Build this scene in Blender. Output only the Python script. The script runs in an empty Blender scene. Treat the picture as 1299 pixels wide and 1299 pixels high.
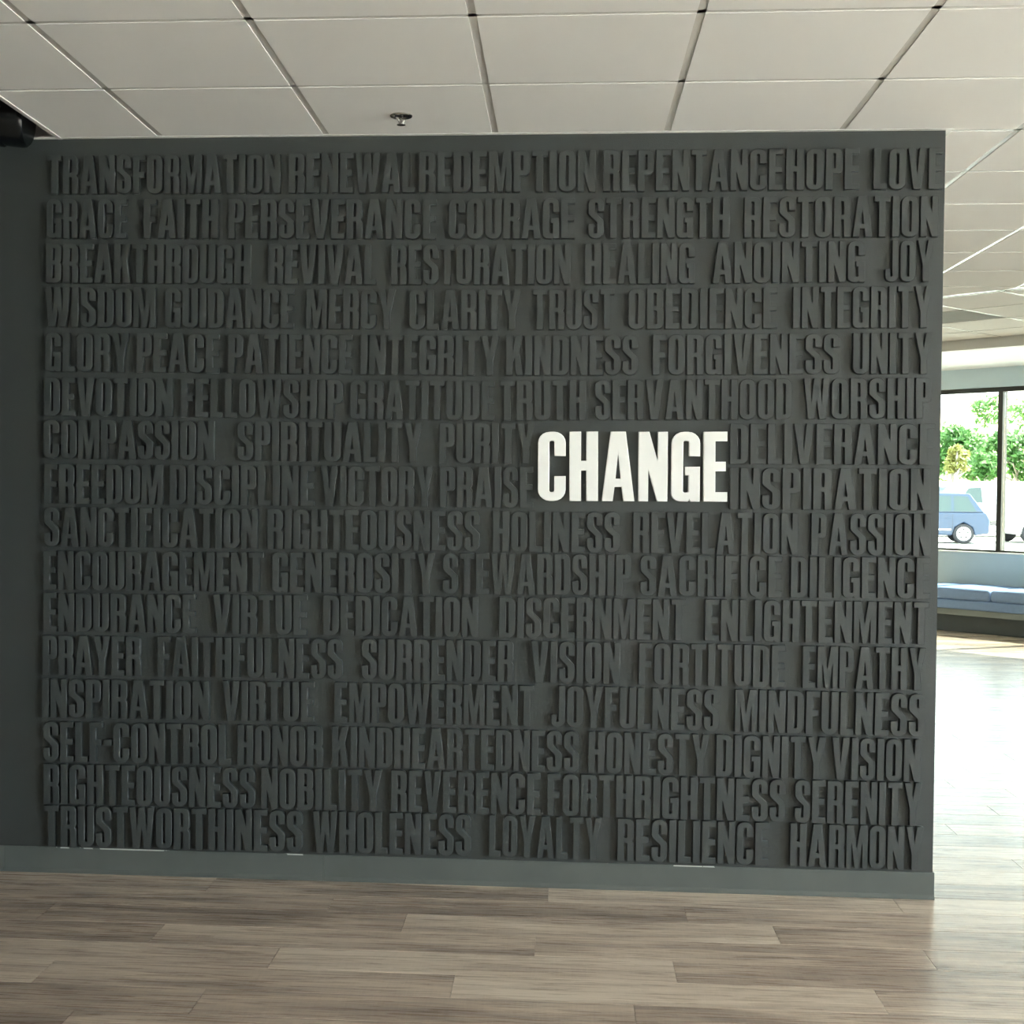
import bpy, bmesh, math, random
from mathutils import Vector, Matrix

random.seed(7)
S = bpy.context.scene
C = S.collection

# ------------------------------------------------------------------ camera
IMG = 1299.0
FPX, YAW, PITCH, ROLL = 1689.525, 0.0724938, -0.0245270, 0.0091364
CAM = Vector((-1.31884, -4.80501, 1.44947))
PPX, PPY = 592.663, 658.478
H = 2.7126                     # underside of the suspended ceiling
cy_, sy_ = math.cos(YAW), math.sin(YAW)
FWD = Vector((-sy_ * math.cos(PITCH), cy_ * math.cos(PITCH), math.sin(PITCH)))
R0 = Vector((cy_, sy_, 0)); U0 = R0.cross(FWD)
RIGHT = math.cos(ROLL) * R0 + math.sin(ROLL) * U0
UP = -math.sin(ROLL) * R0 + math.cos(ROLL) * U0
cam_d = bpy.data.cameras.new('camera')
cam_d.sensor_width = 36.0
cam_d.lens = 36.0 * FPX / IMG
cam_d.shift_x = (IMG / 2 - PPX) / IMG
cam_d.shift_y = (PPY - IMG / 2) / IMG
cam_d.clip_end = 500
cam = bpy.data.objects.new('camera', cam_d)
M = Matrix.Identity(4)
for i in range(3):
    M[i][0], M[i][1], M[i][2], M[i][3] = RIGHT[i], UP[i], -FWD[i], CAM[i]
cam.matrix_world = M
C.objects.link(cam)
S.camera = cam

# ------------------------------------------------------------------ sky, sun, exposure
W = bpy.data.worlds.new('world'); S.world = W; W.use_nodes = True
bg = W.node_tree.nodes['Background']
bg.inputs[0].default_value = (0.86, 0.93, 1.0, 1)
bg.inputs[1].default_value = 2.4
sun_d = bpy.data.lights.new('sun_offscreen', 'SUN'); sun_d.energy = 9.0; sun_d.angle = 0.01
sun_d.color = (1.0, 0.95, 0.86)
sun = bpy.data.objects.new('sun_offscreen', sun_d)
sun.rotation_euler = Vector((-0.72, -0.36, -0.78)).to_track_quat('-Z', 'Y').to_euler()
C.objects.link(sun)
S.view_settings.view_transform = 'Standard'
S.view_settings.look = 'None'
S.view_settings.gamma = 1.0
S.view_settings.use_curve_mapping = False
S.view_settings.exposure = 3.5
S.cycles.use_denoising = True
S.cycles.max_bounces = 10
S.cycles.diffuse_bounces = 7
S.cycles.transparent_max_bounces = 12
S.cycles.sample_clamp_indirect = 8.0

# rotated frame of the window side of the building (45 degrees)
Q = math.sqrt(0.5)
def ab(a, b, z=0.0):
    return Vector(((b - a) * Q, (a + b) * Q, z))
ROT_A = math.atan2(-Q, Q)       # local +x runs along -a (towards near right), +y along +b

# ------------------------------------------------------------------ pixel helpers
def ray(x, y):
    return ((x - PPX) / FPX) * RIGHT - ((y - PPY) / FPX) * UP + FWD
def on_y(x, y, Y):
    d = ray(x, y); return CAM + d * ((Y - CAM.y) / d.y)
def on_z(x, y, Z):
    d = ray(x, y); return CAM + d * ((Z - CAM.z) / d.z)
def at_depth(x, y, D):
    return CAM + ray(x, y) * D

# ------------------------------------------------------------------ material helpers
MATS = {}
def new_mat(name):
    m = bpy.data.materials.new(name); m.use_nodes = True
    MATS[name] = m
    nt = m.node_tree
    return m, nt, nt.nodes['Principled BSDF']
def nd(nt, t, **kw):
    n = nt.nodes.new(t)
    for k, v in kw.items(): setattr(n, k, v)
    return n
def simple(name, col, rough=0.5, metal=0.0, spec=0.5, var=0.06, scale=6.0, bump=0.0, bscale=60.0, coat=0.0):
    """a plain colour with slight procedural mottling and fine relief"""
    m, nt, p = new_mat(name)
    tc = nd(nt, 'ShaderNodeTexCoord')
    no = nd(nt, 'ShaderNodeTexNoise'); no.inputs['Scale'].default_value = scale; no.inputs['Detail'].default_value = 4
    nt.links.new(tc.outputs['Object'], no.inputs['Vector'])
    mx = nd(nt, 'ShaderNodeMix', data_type='RGBA')
    mx.inputs[6].default_value = (*[c * (1 - var) for c in col], 1)
    mx.inputs[7].default_value = (*[min(1, c * (1 + var)) for c in col], 1)
    nt.links.new(no.outputs['Fac'], mx.inputs[0]); nt.links.new(mx.outputs[2], p.inputs['Base Color'])
    p.inputs['Roughness'].default_value = rough; p.inputs['Metallic'].default_value = metal
    p.inputs['Specular IOR Level'].default_value = spec
    p.inputs['Coat Weight'].default_value = coat
    if bump:
        n2 = nd(nt, 'ShaderNodeTexNoise'); n2.inputs['Scale'].default_value = bscale; n2.inputs['Detail'].default_value = 3
        nt.links.new(tc.outputs['Object'], n2.inputs['Vector'])
        bp = nd(nt, 'ShaderNodeBump'); bp.inputs['Strength'].default_value = bump; bp.inputs['Distance'].default_value = 0.002
        nt.links.new(n2.outputs['Fac'], bp.inputs['Height']); nt.links.new(bp.outputs['Normal'], p.inputs['Normal'])
    return m

DARK = (0.043, 0.050, 0.049)
simple('wall_paint', DARK, 0.42, spec=0.6, var=0.10, scale=2.5, bump=0.25, bscale=180)
simple('letter_paint', DARK, 0.42, spec=0.6, var=0.06, scale=9, bump=0.15, bscale=220)
simple('white_letter', (0.87, 0.87, 0.84), 0.45, var=0.02, bump=0.08, bscale=200)
simple('light_paint', (0.74, 0.77, 0.78), 0.55, var=0.03, bump=0.1)
simple('blue_paint', (0.62, 0.76, 0.84), 0.55, var=0.03, bump=0.1)
simple('white_paint', (0.82, 0.83, 0.81), 0.6, var=0.02, bump=0.1)
simple('beam_paint', (0.42, 0.44, 0.43), 0.6, var=0.03)
simple('white_trim', (0.84, 0.84, 0.82), 0.18, var=0.02)
simple('tee_metal', (0.70, 0.69, 0.66), 0.16, var=0.03)
simple('grey_lens', (0.30, 0.31, 0.29), 0.85, var=0.08, scale=30)
simple('bronze_frame', (0.055, 0.055, 0.05), 0.4, var=0.08, metal=0.3)
simple('plenum', (0.72, 0.66, 0.64), 0.9, var=0.25, scale=4)
simple('black_enamel', (0.003, 0.004, 0.005), 0.24, var=0.1)
simple('black_rubber', (0.015, 0.015, 0.016), 0.6, var=0.1)
simple('chrome', (0.42, 0.42, 0.40), 0.22, metal=1.0, var=0.05)
simple('bench_fabric', (0.23, 0.34, 0.56), 0.9, var=0.08, scale=40, bump=0.5, bscale=500, spec=0.2)
simple('bench_grey', (0.27, 0.31, 0.31), 0.7, var=0.06)
simple('bench_dark', (0.11, 0.13, 0.14), 0.7, var=0.06)
simple('asphalt', (0.50, 0.49, 0.46), 0.9, var=0.15, scale=1.2, bump=0.3, bscale=30)
simple('dry_grass', (0.52, 0.42, 0.24), 0.95, var=0.3, scale=0.8)
simple('car_blue', (0.02, 0.045, 0.10), 0.3, var=0.02, coat=0.6)
simple('car_white', (0.80, 0.81, 0.82), 0.3, var=0.02, coat=0.6)
simple('car_silver', (0.55, 0.56, 0.58), 0.3, var=0.02, coat=0.6, metal=0.3)
simple('car_glass', (0.05, 0.08, 0.08), 0.08, var=0.02)
simple('tyre', (0.03, 0.03, 0.035), 0.8, var=0.1)
simple('rim', (0.75, 0.75, 0.76), 0.3, metal=0.4, var=0.03)
simple('lamp_glass', (0.7, 0.72, 0.75), 0.1, var=0.02)
simple('bark', (0.30, 0.27, 0.24), 0.9, var=0.25, scale=12, bump=0.6, bscale=40)
simple('bin_blue', (0.16, 0.22, 0.28), 0.6, var=0.06)
simple('pole_metal', (0.5, 0.52, 0.52), 0.4, metal=0.5, var=0.05)

def leaf_mat(name, c1, c2):
    m, nt, p = new_mat(name)
    g = nd(nt, 'ShaderNodeNewGeometry')
    mx = nd(nt, 'ShaderNodeMix', data_type='RGBA'); mx.inputs[6].default_value = (*c1, 1); mx.inputs[7].default_value = (*c2, 1)
    nt.links.new(g.outputs['Random Per Island'], mx.inputs[0]); nt.links.new(mx.outputs[2], p.inputs['Base Color'])
    p.inputs['Roughness'].default_value = 0.6
    tr = nd(nt, 'ShaderNodeBsdfTranslucent'); nt.links.new(mx.outputs[2], tr.inputs['Color'])
    ms = nd(nt, 'ShaderNodeMixShader'); ms.inputs[0].default_value = 0.35
    nt.links.new(p.outputs[0], ms.inputs[1]); nt.links.new(tr.outputs[0], ms.inputs[2])
    nt.links.new(ms.outputs[0], nt.nodes['Material Output'].inputs['Surface'])
leaf_mat('leaf_green', (0.05, 0.14, 0.035), (0.11, 0.26, 0.06))
leaf_mat('leaf_yellow', (0.20, 0.22, 0.05), (0.30, 0.29, 0.09))

def glass_mat(name, tint):
    m, nt, p = new_mat(name)
    nt.nodes.remove(p)
    t = nd(nt, 'ShaderNodeBsdfTransparent'); t.inputs[0].default_value = (*tint, 1)
    g = nd(nt, 'ShaderNodeBsdfGlossy'); g.inputs['Roughness'].default_value = 0.02
    lw = nd(nt, 'ShaderNodeFresnel'); lw.inputs[0].default_value = 1.35
    ms = nd(nt, 'ShaderNodeMixShader')
    nt.links.new(lw.outputs[0], ms.inputs[0]); nt.links.new(t.outputs[0], ms.inputs[1]); nt.links.new(g.outputs[0], ms.inputs[2])
    nt.links.new(ms.outputs[0], nt.nodes['Material Output'].inputs['Surface'])
glass_mat('glass', (0.93, 0.95, 0.94))
glass_mat('tinted_glass', (0.50, 0.53, 0.50))

def tile_mat():
    m, nt, p = new_mat('ceiling_tile')
    tc = nd(nt, 'ShaderNodeTexCoord'); oi = nd(nt, 'ShaderNodeObjectInfo')
    ad = nd(nt, 'ShaderNodeVectorMath', operation='ADD')
    nt.links.new(tc.outputs['Object'], ad.inputs[0]); nt.links.new(oi.outputs['Location'], ad.inputs[1])
    n1 = nd(nt, 'ShaderNodeTexNoise'); n1.inputs['Scale'].default_value = 220; n1.inputs['Detail'].default_value = 3
    n2 = nd(nt, 'ShaderNodeTexNoise'); n2.inputs['Scale'].default_value = 2.2; n2.inputs['Detail'].default_value = 3
    for n in (n1, n2): nt.links.new(ad.outputs[0], n.inputs['Vector'])
    mx = nd(nt, 'ShaderNodeMix', data_type='RGBA'); mx.inputs[6].default_value = (0.83, 0.83, 0.815, 1); mx.inputs[7].default_value = (0.88, 0.88, 0.865, 1)
    a = nd(nt, 'ShaderNodeMath', operation='MULTIPLY_ADD'); a.inputs[1].default_value = 0.5
    b = nd(nt, 'ShaderNodeMath', operation='MULTIPLY_ADD'); b.inputs[1].default_value = 0.35; b.inputs[2].default_value = 0.0
    nt.links.new(oi.outputs['Random'], b.inputs[0]); nt.links.new(n2.outputs['Fac'], a.inputs[0]); nt.links.new(b.outputs[0], a.inputs[2])
    nt.links.new(a.outputs[0], mx.inputs[0]); nt.links.new(mx.outputs[2], p.inputs['Base Color'])
    p.inputs['Roughness'].default_value = 0.9; p.inputs['Specular IOR Level'].default_value = 0.25
    bp = nd(nt, 'ShaderNodeBump'); bp.inputs['Strength'].default_value = 0.25; bp.inputs['Distance'].default_value = 0.001
    nt.links.new(n1.outputs['Fac'], bp.inputs['Height']); nt.links.new(bp.outputs['Normal'], p.inputs['Normal'])
tile_mat()

def wood_mat(name, per_object):
    m, nt, p = new_mat(name)
    tc = nd(nt, 'ShaderNodeTexCoord')
    oi = nd(nt, 'ShaderNodeObjectInfo')
    if per_object:
        rnd = oi.outputs['Random']
        sc = nd(nt, 'ShaderNodeMath', operation='MULTIPLY'); sc.inputs[1].default_value = 57.0
        nt.links.new(rnd, sc.inputs[0])
        cb = nd(nt, 'ShaderNodeCombineXYZ'); nt.links.new(sc.outputs[0], cb.inputs[0]); nt.links.new(sc.outputs[0], cb.inputs[1]); nt.links.new(sc.outputs[0], cb.inputs[2])
        ad = nd(nt, 'ShaderNodeVectorMath', operation='ADD')
        nt.links.new(tc.outputs['Object'], ad.inputs[0]); nt.links.new(cb.outputs[0], ad.inputs[1])
        vec = ad.outputs[0]
    else:
        br = nd(nt, 'ShaderNodeTexBrick'); br.inputs['Scale'].default_value = 1.0
        br.inputs['Brick Width'].default_value = 1.219; br.inputs['Row Height'].default_value = 0.181
        br.inputs['Mortar Size'].default_value = 0.001
        br.inputs['Color1'].default_value = (0, 0, 0, 1); br.inputs['Color2'].default_value = (1, 1, 1, 1); br.inputs['Mortar'].default_value = (0.5, 0.5, 0.5, 1)
        nt.links.new(tc.outputs['Object'], br.inputs['Vector'])
        rnd = br.outputs['Color']; vec = tc.outputs['Object']
    def stretched(scale, sx, sy, detail, dist):
        mp = nd(nt, 'ShaderNodeMapping'); mp.inputs['Scale'].default_value = (sx, sy, 1)
        n = nd(nt, 'ShaderNodeTexNoise'); n.inputs['Scale'].default_value = scale; n.inputs['Detail'].default_value = detail
        n.inputs['Distortion'].default_value = dist; n.inputs['Roughness'].default_value = 0.6
        nt.links.new(vec, mp.inputs['Vector']); nt.links.new(mp.outputs[0], n.inputs['Vector'])
        return n.outputs['Fac']
    broad = stretched(1.0, 1.5, 15.0, 5, 0.5)
    fine = stretched(1.0, 5.0, 110.0, 6, 0.3)
    cross = stretched(1.0, 160.0, 9.0, 2, 0.0)
    def mul(x, k, add=None):
        n = nd(nt, 'ShaderNodeMath', operation='MULTIPLY_ADD'); n.inputs[1].default_value = k
        nt.links.new(x, n.inputs[0])
        if add is None: n.inputs[2].default_value = 0
        elif isinstance(add, float): n.inputs[2].default_value = add
        else: nt.links.new(add, n.inputs[2])
        return n.outputs[0]
    f = mul(broad, 1.8, mul(fine, 0.24, mul(cross, 0.16, mul(rnd, 0.48, -0.86))))
    cr = nd(nt, 'ShaderNodeValToRGB')
    e = cr.color_ramp.elements
    e[0].position = 0.10; e[0].color = (0.25, 0.197, 0.160, 1)
    e[1].position = 0.95; e[1].color = (0.71, 0.61, 0.50, 1)
    x = e.new(0.36); x.color = (0.415, 0.332, 0.266, 1)
    x = e.new(0.62); x.color = (0.59, 0.49, 0.392, 1)
    nt.links.new(f, cr.inputs[0]); nt.links.new(cr.outputs[0], p.inputs['Base Color'])
    p.inputs['Roughness'].default_value = 0.30
    rr = mul(fine, 0.12, 0.22); nt.links.new(rr, p.inputs['Roughness'])
    p.inputs['Specular IOR Level'].default_value = 0.5
    bp = nd(nt, 'ShaderNodeBump'); bp.inputs['Strength'].default_value = 0.22; bp.inputs['Distance'].default_value = 0.0012
    nt.links.new(fine, bp.inputs['Height']); nt.links.new(bp.outputs['Normal'], p.inputs['Normal'])
wood_mat('plank_wood', True)
wood_mat('floor_wood', False)

def base_mat():
    """grey-green rubber skirting with chipped pale upper edge"""
    m, nt, p = new_mat('skirting')
    g = nd(nt, 'ShaderNodeNewGeometry'); sp = nd(nt, 'ShaderNodeSeparateXYZ'); nt.links.new(g.outputs['Position'], sp.inputs[0])
    n = nd(nt, 'ShaderNodeTexNoise'); n.inputs['Scale'].default_value = 6; n.inputs['Detail'].default_value = 5
    nt.links.new(g.outputs['Position'], n.inputs['Vector'])
    mx = nd(nt, 'ShaderNodeMix', data_type='RGBA'); mx.inputs[6].default_value = (0.082, 0.094, 0.087, 1); mx.inputs[7].default_value = (0.115, 0.129, 0.119, 1)
    nt.links.new(n.outputs['Fac'], mx.inputs[0])
    # chips of pale plaster on the top edge
    c1 = nd(nt, 'ShaderNodeMath', operation='GREATER_THAN'); c1.inputs[1].default_value = 0.0905; nt.links.new(sp.outputs[2], c1.inputs[0])
    n2 = nd(nt, 'ShaderNodeTexNoise'); n2.inputs['Scale'].default_value = 3.2; n2.inputs['Detail'].default_value = 6
    nt.links.new(g.outputs['Position'], n2.inputs['Vector'])
    c2 = nd(nt, 'ShaderNodeMath', operation='GREATER_THAN'); c2.inputs[1].default_value = 0.60; nt.links.new(n2.outputs['Fac'], c2.inputs[0])
    c3 = nd(nt, 'ShaderNodeMath', operation='MULTIPLY'); nt.links.new(c1.outputs[0], c3.inputs[0]); nt.links.new(c2.outputs[0], c3.inputs[1])
    m2 = nd(nt, 'ShaderNodeMix', data_type='RGBA'); m2.inputs[7].default_value = (0.55, 0.56, 0.53, 1)
    nt.links.new(c3.outputs[0], m2.inputs[0]); nt.links.new(mx.outputs[2], m2.inputs[6])
    nt.links.new(m2.outputs[2], p.inputs['Base Color']); p.inputs['Roughness'].default_value = 0.42
base_mat()

# ------------------------------------------------------------------ mesh helpers
def mesh_obj(name, verts, faces, mat, parent=None, loc=None, rot=None, smooth=False):
    me = bpy.data.meshes.new(name); me.from_pydata([tuple(v) for v in verts], [], faces); me.update()
    me.materials.append(MATS[mat])
    if smooth:
        for p in me.polygons: p.use_smooth = True
    o = bpy.data.objects.new(name, me); C.objects.link(o)
    if parent: o.parent = parent
    if loc is not None: o.location = loc
    if rot is not None: o.rotation_euler = rot
    return o
class MB:
    def __init__(s): s.v = []; s.f = []
    def box(s, x0, x1, y0, y1, z0, z1):
        n = len(s.v)
        s.v += [(x0, y0, z0), (x1, y0, z0), (x1, y1, z0), (x0, y1, z0), (x0, y0, z1), (x1, y0, z1), (x1, y1, z1), (x0, y1, z1)]
        s.f += [tuple(n + i for i in q) for q in ((3, 2, 1, 0), (4, 5, 6, 7), (0, 1, 5, 4), (1, 2, 6, 5), (2, 3, 7, 6), (3, 0, 4, 7))]
        return s
    def bbox(s, x0, x1, y0, y1, z0, z1, b):
        """box with chamfered edges"""
        bm = bmesh.new()
        m = Matrix.Translation(((x0 + x1) / 2, (y0 + y1) / 2, (z0 + z1) / 2)) @ Matrix.Diagonal((x1 - x0, y1 - y0, z1 - z0, 1))
        bmesh.ops.create_cube(bm, size=1, matrix=m)
        bmesh.ops.bevel(bm, geom=bm.edges[:], offset=b, segments=2, affect='EDGES', profile=0.6)
        s.add_bm(bm); return s
    def add_bm(s, bm):
        n = len(s.v); bm.verts.index_update()
        s.v += [tuple(v.co) for v in bm.verts]; s.f += [tuple(n + v.index for v in f.verts) for f in bm.faces]; bm.free()
    def prism(s, poly, z0, z1):
        """ccw polygon in xy extruded in z"""
        n = len(s.v); k = len(poly)
        s.v += [(p[0], p[1], z0) for p in poly] + [(p[0], p[1], z1) for p in poly]
        s.f += [tuple(n + i for i in reversed(range(k))), tuple(n + k + i for i in range(k))]
        s.f += [(n + i, n + (i + 1) % k, n + k + (i + 1) % k, n + k + i) for i in range(k)]
        return s
    def tube(s, pts, r, seg=10, cap=True):
        pts = [Vector(p) for p in pts]; n0 = len(s.v)
        for i, p in enumerate(pts):
            d = (pts[min(i + 1, len(pts) - 1)] - pts[max(i - 1, 0)]).normalized()
            a = d.orthogonal().normalized() if i == 0 else (a - d * a.dot(d)).normalized()
            b = d.cross(a)
            rr = r[i] if isinstance(r, (list, tuple)) else r
            s.v += [tuple(p + rr * (math.cos(t) * a + math.sin(t) * b)) for t in (2 * math.pi * j / seg for j in range(seg))]
        for i in range(len(pts) - 1):
            for j in range(seg):
                s.f.append((n0 + i * seg + j, n0 + i * seg + (j + 1) % seg, n0 + (i + 1) * seg + (j + 1) % seg, n0 + (i + 1) * seg + j))
        if cap:
            s.f.append(tuple(n0 + j for j in reversed(range(seg)))); s.f.append(tuple(n0 + (len(pts) - 1) * seg + j for j in range(seg)))
        return s
    def lathe(s, prof, axis='z', seg=24, org=(0, 0, 0)):
        """profile of (r, h) spun about an axis"""
        n0 = len(s.v)
        for r, h in prof:
            for j in range(seg):
                t = 2 * math.pi * j / seg; c, q = r * math.cos(t), r * math.sin(t)
                v = {'z': (c, q, h), 'y': (c, h, -q), 'x': (h, c, q)}[axis]
                s.v.append((v[0] + org[0], v[1] + org[1], v[2] + org[2]))
        for i in range(len(prof) - 1):
            for j in range(seg):
                s.f.append((n0 + i * seg + j, n0 + i * seg + (j + 1) % seg, n0 + (i + 1) * seg + (j + 1) % seg, n0 + (i + 1) * seg + j))
        s.f.append(tuple(n0 + j for j in reversed(range(seg)))); s.f.append(tuple(n0 + (len(prof) - 1) * seg + j for j in range(seg)))
        return s
    def build(s, name, mat, parent=None, smooth=False, **kw):
        o = mesh_obj(name, s.v, s.f, mat, parent, smooth=smooth, **kw)
        bm = bmesh.new(); bm.from_mesh(o.data); bmesh.ops.recalc_face_normals(bm, faces=bm.faces); bm.to_mesh(o.data); bm.free()
        return o
def smooth_by_angle(o, ang=40):
    for p in o.data.polygons: p.use_smooth = True
    bm = bmesh.new(); bm.from_mesh(o.data)
    for e in bm.edges:
        if len(e.link_faces) == 2 and e.calc_face_angle() > math.radians(ang): e.smooth = False
    bm.to_mesh(o.data); bm.free()
    return o
def empty(name, loc=(0, 0, 0), rot=(0, 0, 0)):
    o = bpy.data.objects.new(name, None); C.objects.link(o); o.location = loc; o.rotation_euler = rot
    o.empty_display_size = 0.1
    return o
def tag(o, label, cat, group=None):
    o['label'] = label; o['category'] = cat
    if group: o['group'] = group
    return o
def struct(o, label=None):
    o['kind'] = 'structure'
    if label: o['label'] = label
    return o
def copy_to(src, parent, loc, rot=None, scale=None):
    o = src.copy(); C.objects.link(o); o.parent = parent; o.location = loc
    if rot is not None: o.rotation_euler = rot
    if scale is not None: o.scale = scale
    return o
def link_mesh(name, me, parent, loc, scale=None, rot=None):
    o = bpy.data.objects.new(name, me); C.objects.link(o); o.parent = parent; o.location = loc
    if scale is not None: o.scale = scale
    if rot is not None: o.rotation_euler = rot
    return o
def clip(poly, nx, ny, d):
    """keep the part of a polygon where nx*x + ny*y <= d"""
    out = []
    for i in range(len(poly)):
        p, q = poly[i], poly[(i + 1) % len(poly)]
        fp, fq = nx * p[0] + ny * p[1] - d, nx * q[0] + ny * q[1] - d
        if fp <= 0: out.append(p)
        if fp * fq < 0:
            t = fp / (fp - fq); out.append((p[0] + t * (q[0] - p[0]), p[1] + t * (q[1] - p[1])))
    return out

# ------------------------------------------------------------------ room shell
XL, XR, YB, TOP = -5.2, 6.5, -9.0, 3.4
BW = 9.15                     # window wall plane in the rotated frame (inner face)
A0 = BW - XR / Q              # where the window wall meets the right wall
AL = BW - XL / Q              # where it meets the left wall
SILL, HEAD = 0.785, 2.555

# floor slab and planks
fl_poly = [(XL - .15, YB - .15), (XR + .15, YB - .15), (XR + .15, 6.44), (XL - .15, 18.3)]
floor = MB().prism(fl_poly, -0.25, -0.004).build('floor', 'floor_wood'); struct(floor, 'grey-brown wood plank vinyl floor')
PL, PW, PY0 = 1.219, 0.181, 0.008
bmp = MB().bbox(-PL / 2 + .0006, PL / 2 - .0006, -PW / 2 + .0006, PW / 2 - .0006, -0.0045, 0.0, 0.0011)
plank = bmp.build('plank', 'plank_wood', floor)
pmesh = plank.data; bpy.data.objects.remove(plank)
row_off = {1: -2.579, 2: -2.109, 3: -3.052, 4: -0.176, 5: -3.41, 6: -2.845, 7: -2.328}
rows = []
for k in range(-54, 10):
    y1 = PY0 - PW * (k - 1); y0 = y1 - PW; yc = (y0 + y1) / 2
    off = row_off.get(k, (k * 0.437 + 0.11 * math.sin(k * 2.3)) % PL)
    if k >= 1:
        lo, hi = -3.9, 1.4
    else:
        lo, hi = max(-0.35, 0.25 * yc - 0.35), min(0.34 * yc + 1.3, 4.6)
    j = math.floor((lo - off) / PL)
    while off + j * PL < hi:
        xc = off + (j + 0.5) * PL; j += 1
        if (xc + yc) * Q > BW - 0.75 - 0.35: continue
        link_mesh('plank', pmesh, floor, (xc, yc, 0.0), rot=(0, 0, math.pi if random.random() < .5 else 0))

# dark feature wall, its skirting and the ceiling angle above it
wall = MB().box(XL, 0, 0, 0.16, -0.004, H).build('wall_front', 'wall_paint'); struct(wall, 'charcoal painted partition wall covered in raised words')
bb = empty('baseboard_front'); struct(bb, 'grey-green rubber skirting along the charcoal wall')
BH = 0.094
prof = [(0, 0), (-.013, 0), (-.0135, .003), (-.010, .008), (-.006, .016), (-.0055, .085), (-.0045, BH), (0, BH)]
def strip(x0, x1):
    n = len(prof)
    v = [(x0, y, z) for y, z in prof] + [(x1, y, z) for y, z in prof]
    f = [tuple(range(n)), tuple(reversed(range(n, 2 * n)))] + [(i, n + i, n + (i + 1) % n, (i + 1) % n) for i in range(n)]
    m = MB(); m.v, m.f = v, f
    return m.build('skirting_strip', 'skirting', bb)
jx = [XL] + [on_y(5, 1090, -.006).x, on_y(411, 1100, -.006).x] + [0.006]
for i in range(3): strip(jx[i] + .0006, jx[i + 1] - .0006)
end = MB().box(0, .006, 0, .16, 0, BH).build('skirting_strip', 'skirting', bb)

# other walls (outer shell)
def wall_with_windows(name, org, rotz, length, spans, mat, label, SILL=SILL, HEAD=HEAD):
    """wall running along local +x, inner face at local y=0, outside at +y; spans are window runs (x0,x1)"""
    m = MB(); x = 0
    for a, b in spans:
        if a > x: m.box(x, a, 0, .2, 0, TOP)
        m.box(a, b, 0, .2, 0, SILL); m.box(a, b, 0, .2, HEAD, TOP); x = b
    if x < length: m.box(x, length, 0, .2, 0, TOP)
    o = m.build(name, mat, loc=org, rot=(0, 0, rotz)); struct(o, label)
    return o
win_n = [0]
def window_run(org, rotz, x0, x1, bays, portal, glass, SILL=SILL, HEAD=HEAD):
    """one framed bay after another, each its own window"""
    w = (x1 - x0) / bays
    for i in range(bays):
        win_n[0] += 1
        a, b = x0 + i * w, x0 + (i + 1) * w
        t = empty('window_%d' % win_n[0], org, (0, 0, rotz)); struct(t, 'tall fixed window pane in a dark bronze frame')
        f = 0.026
        MB().box(a, b, .05, .15, HEAD - .048, HEAD).build('frame_head', 'bronze_frame', t)
        MB().box(a, b, .05, .15, SILL, SILL + .035).build('frame_sill', 'bronze_frame', t)
        MB().box(a, a + f, .05, .15, SILL + .035, HEAD - .048).build('frame_jamb', 'bronze_frame', t)
        MB().box(b - f, b, .05, .15, SILL + .035, HEAD - .048).build('frame_jamb', 'bronze_frame', t)
        MB().box(a + f, b - f, .096, .104, SILL + .035, HEAD - .048).build('pane', glass, t)
        MB().box(a, b, -.02, .05, SILL, SILL + .014).build('sill_board', 'white_paint', t)
    # sky portal in the opening (guides sampling, gives no light itself)
    l = bpy.data.lights.new(portal, 'AREA'); l.shape = 'RECTANGLE'; l.size = x1 - x0; l.size_y = HEAD - SILL
    l.cycles.is_portal = True
    o = bpy.data.objects.new(portal, l); C.objects.link(o)
    Rz = Matrix.Rotation(rotz, 4, 'Z')
    o.matrix_world = Matrix.Translation(org) @ Rz @ Matrix.Translation(((x0 + x1) / 2, .17, (SILL + HEAD) / 2)) @ Matrix.Rotation(math.radians(-90), 4, 'X')

oA = ab(AL, BW)               # far left end, local x runs towards the near right
LEN_A = AL - A0
def xa(a): return AL - a
wall_with_windows('wall_far', oA, ROT_A, LEN_A, [(xa(9.05), xa(0.05))], 'blue_paint', 'pale wall with a long row of windows')
window_run(oA, ROT_A, xa(9.05), xa(0.05), 6, 'window_far_portal', 'tinted_glass')
oR = Vector((XR, (BW / Q) - XR, 0)); LEN_R = oR.y - YB; WR0 = oR.y + 0.3
wall_with_windows('wall_right', oR, -math.pi / 2, LEN_R, [(WR0, LEN_R - 0.5)], 'light_paint', 'pale wall with a long row of windows', .12, 2.66)
window_run(oR, -math.pi / 2, WR0, LEN_R - 0.5, 6, 'window_right_offscreen', 'glass', .12, 2.66)
struct(MB().box(XL - .2, XL, YB, 18.2, 0, TOP).build('wall_left', 'wall_paint'), 'charcoal painted wall')
struct(MB().box(XL - .2, XR + .2, YB - .2, YB, 0, TOP).build('wall_back', 'light_paint'), 'pale painted wall')

# ------------------------------------------------------------------ ceiling
T = 0.6096
XA, Y1 = -2.798, 0.5973       # a main tee and the first cross tee in front of the wall
XE = -3.185                   # left edge of the suspended ceiling
BS = 3.69                     # seam to the rotated grid
BB = 6.10                     # dropped beam
ZT = H + 0.002                # tee face
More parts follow.
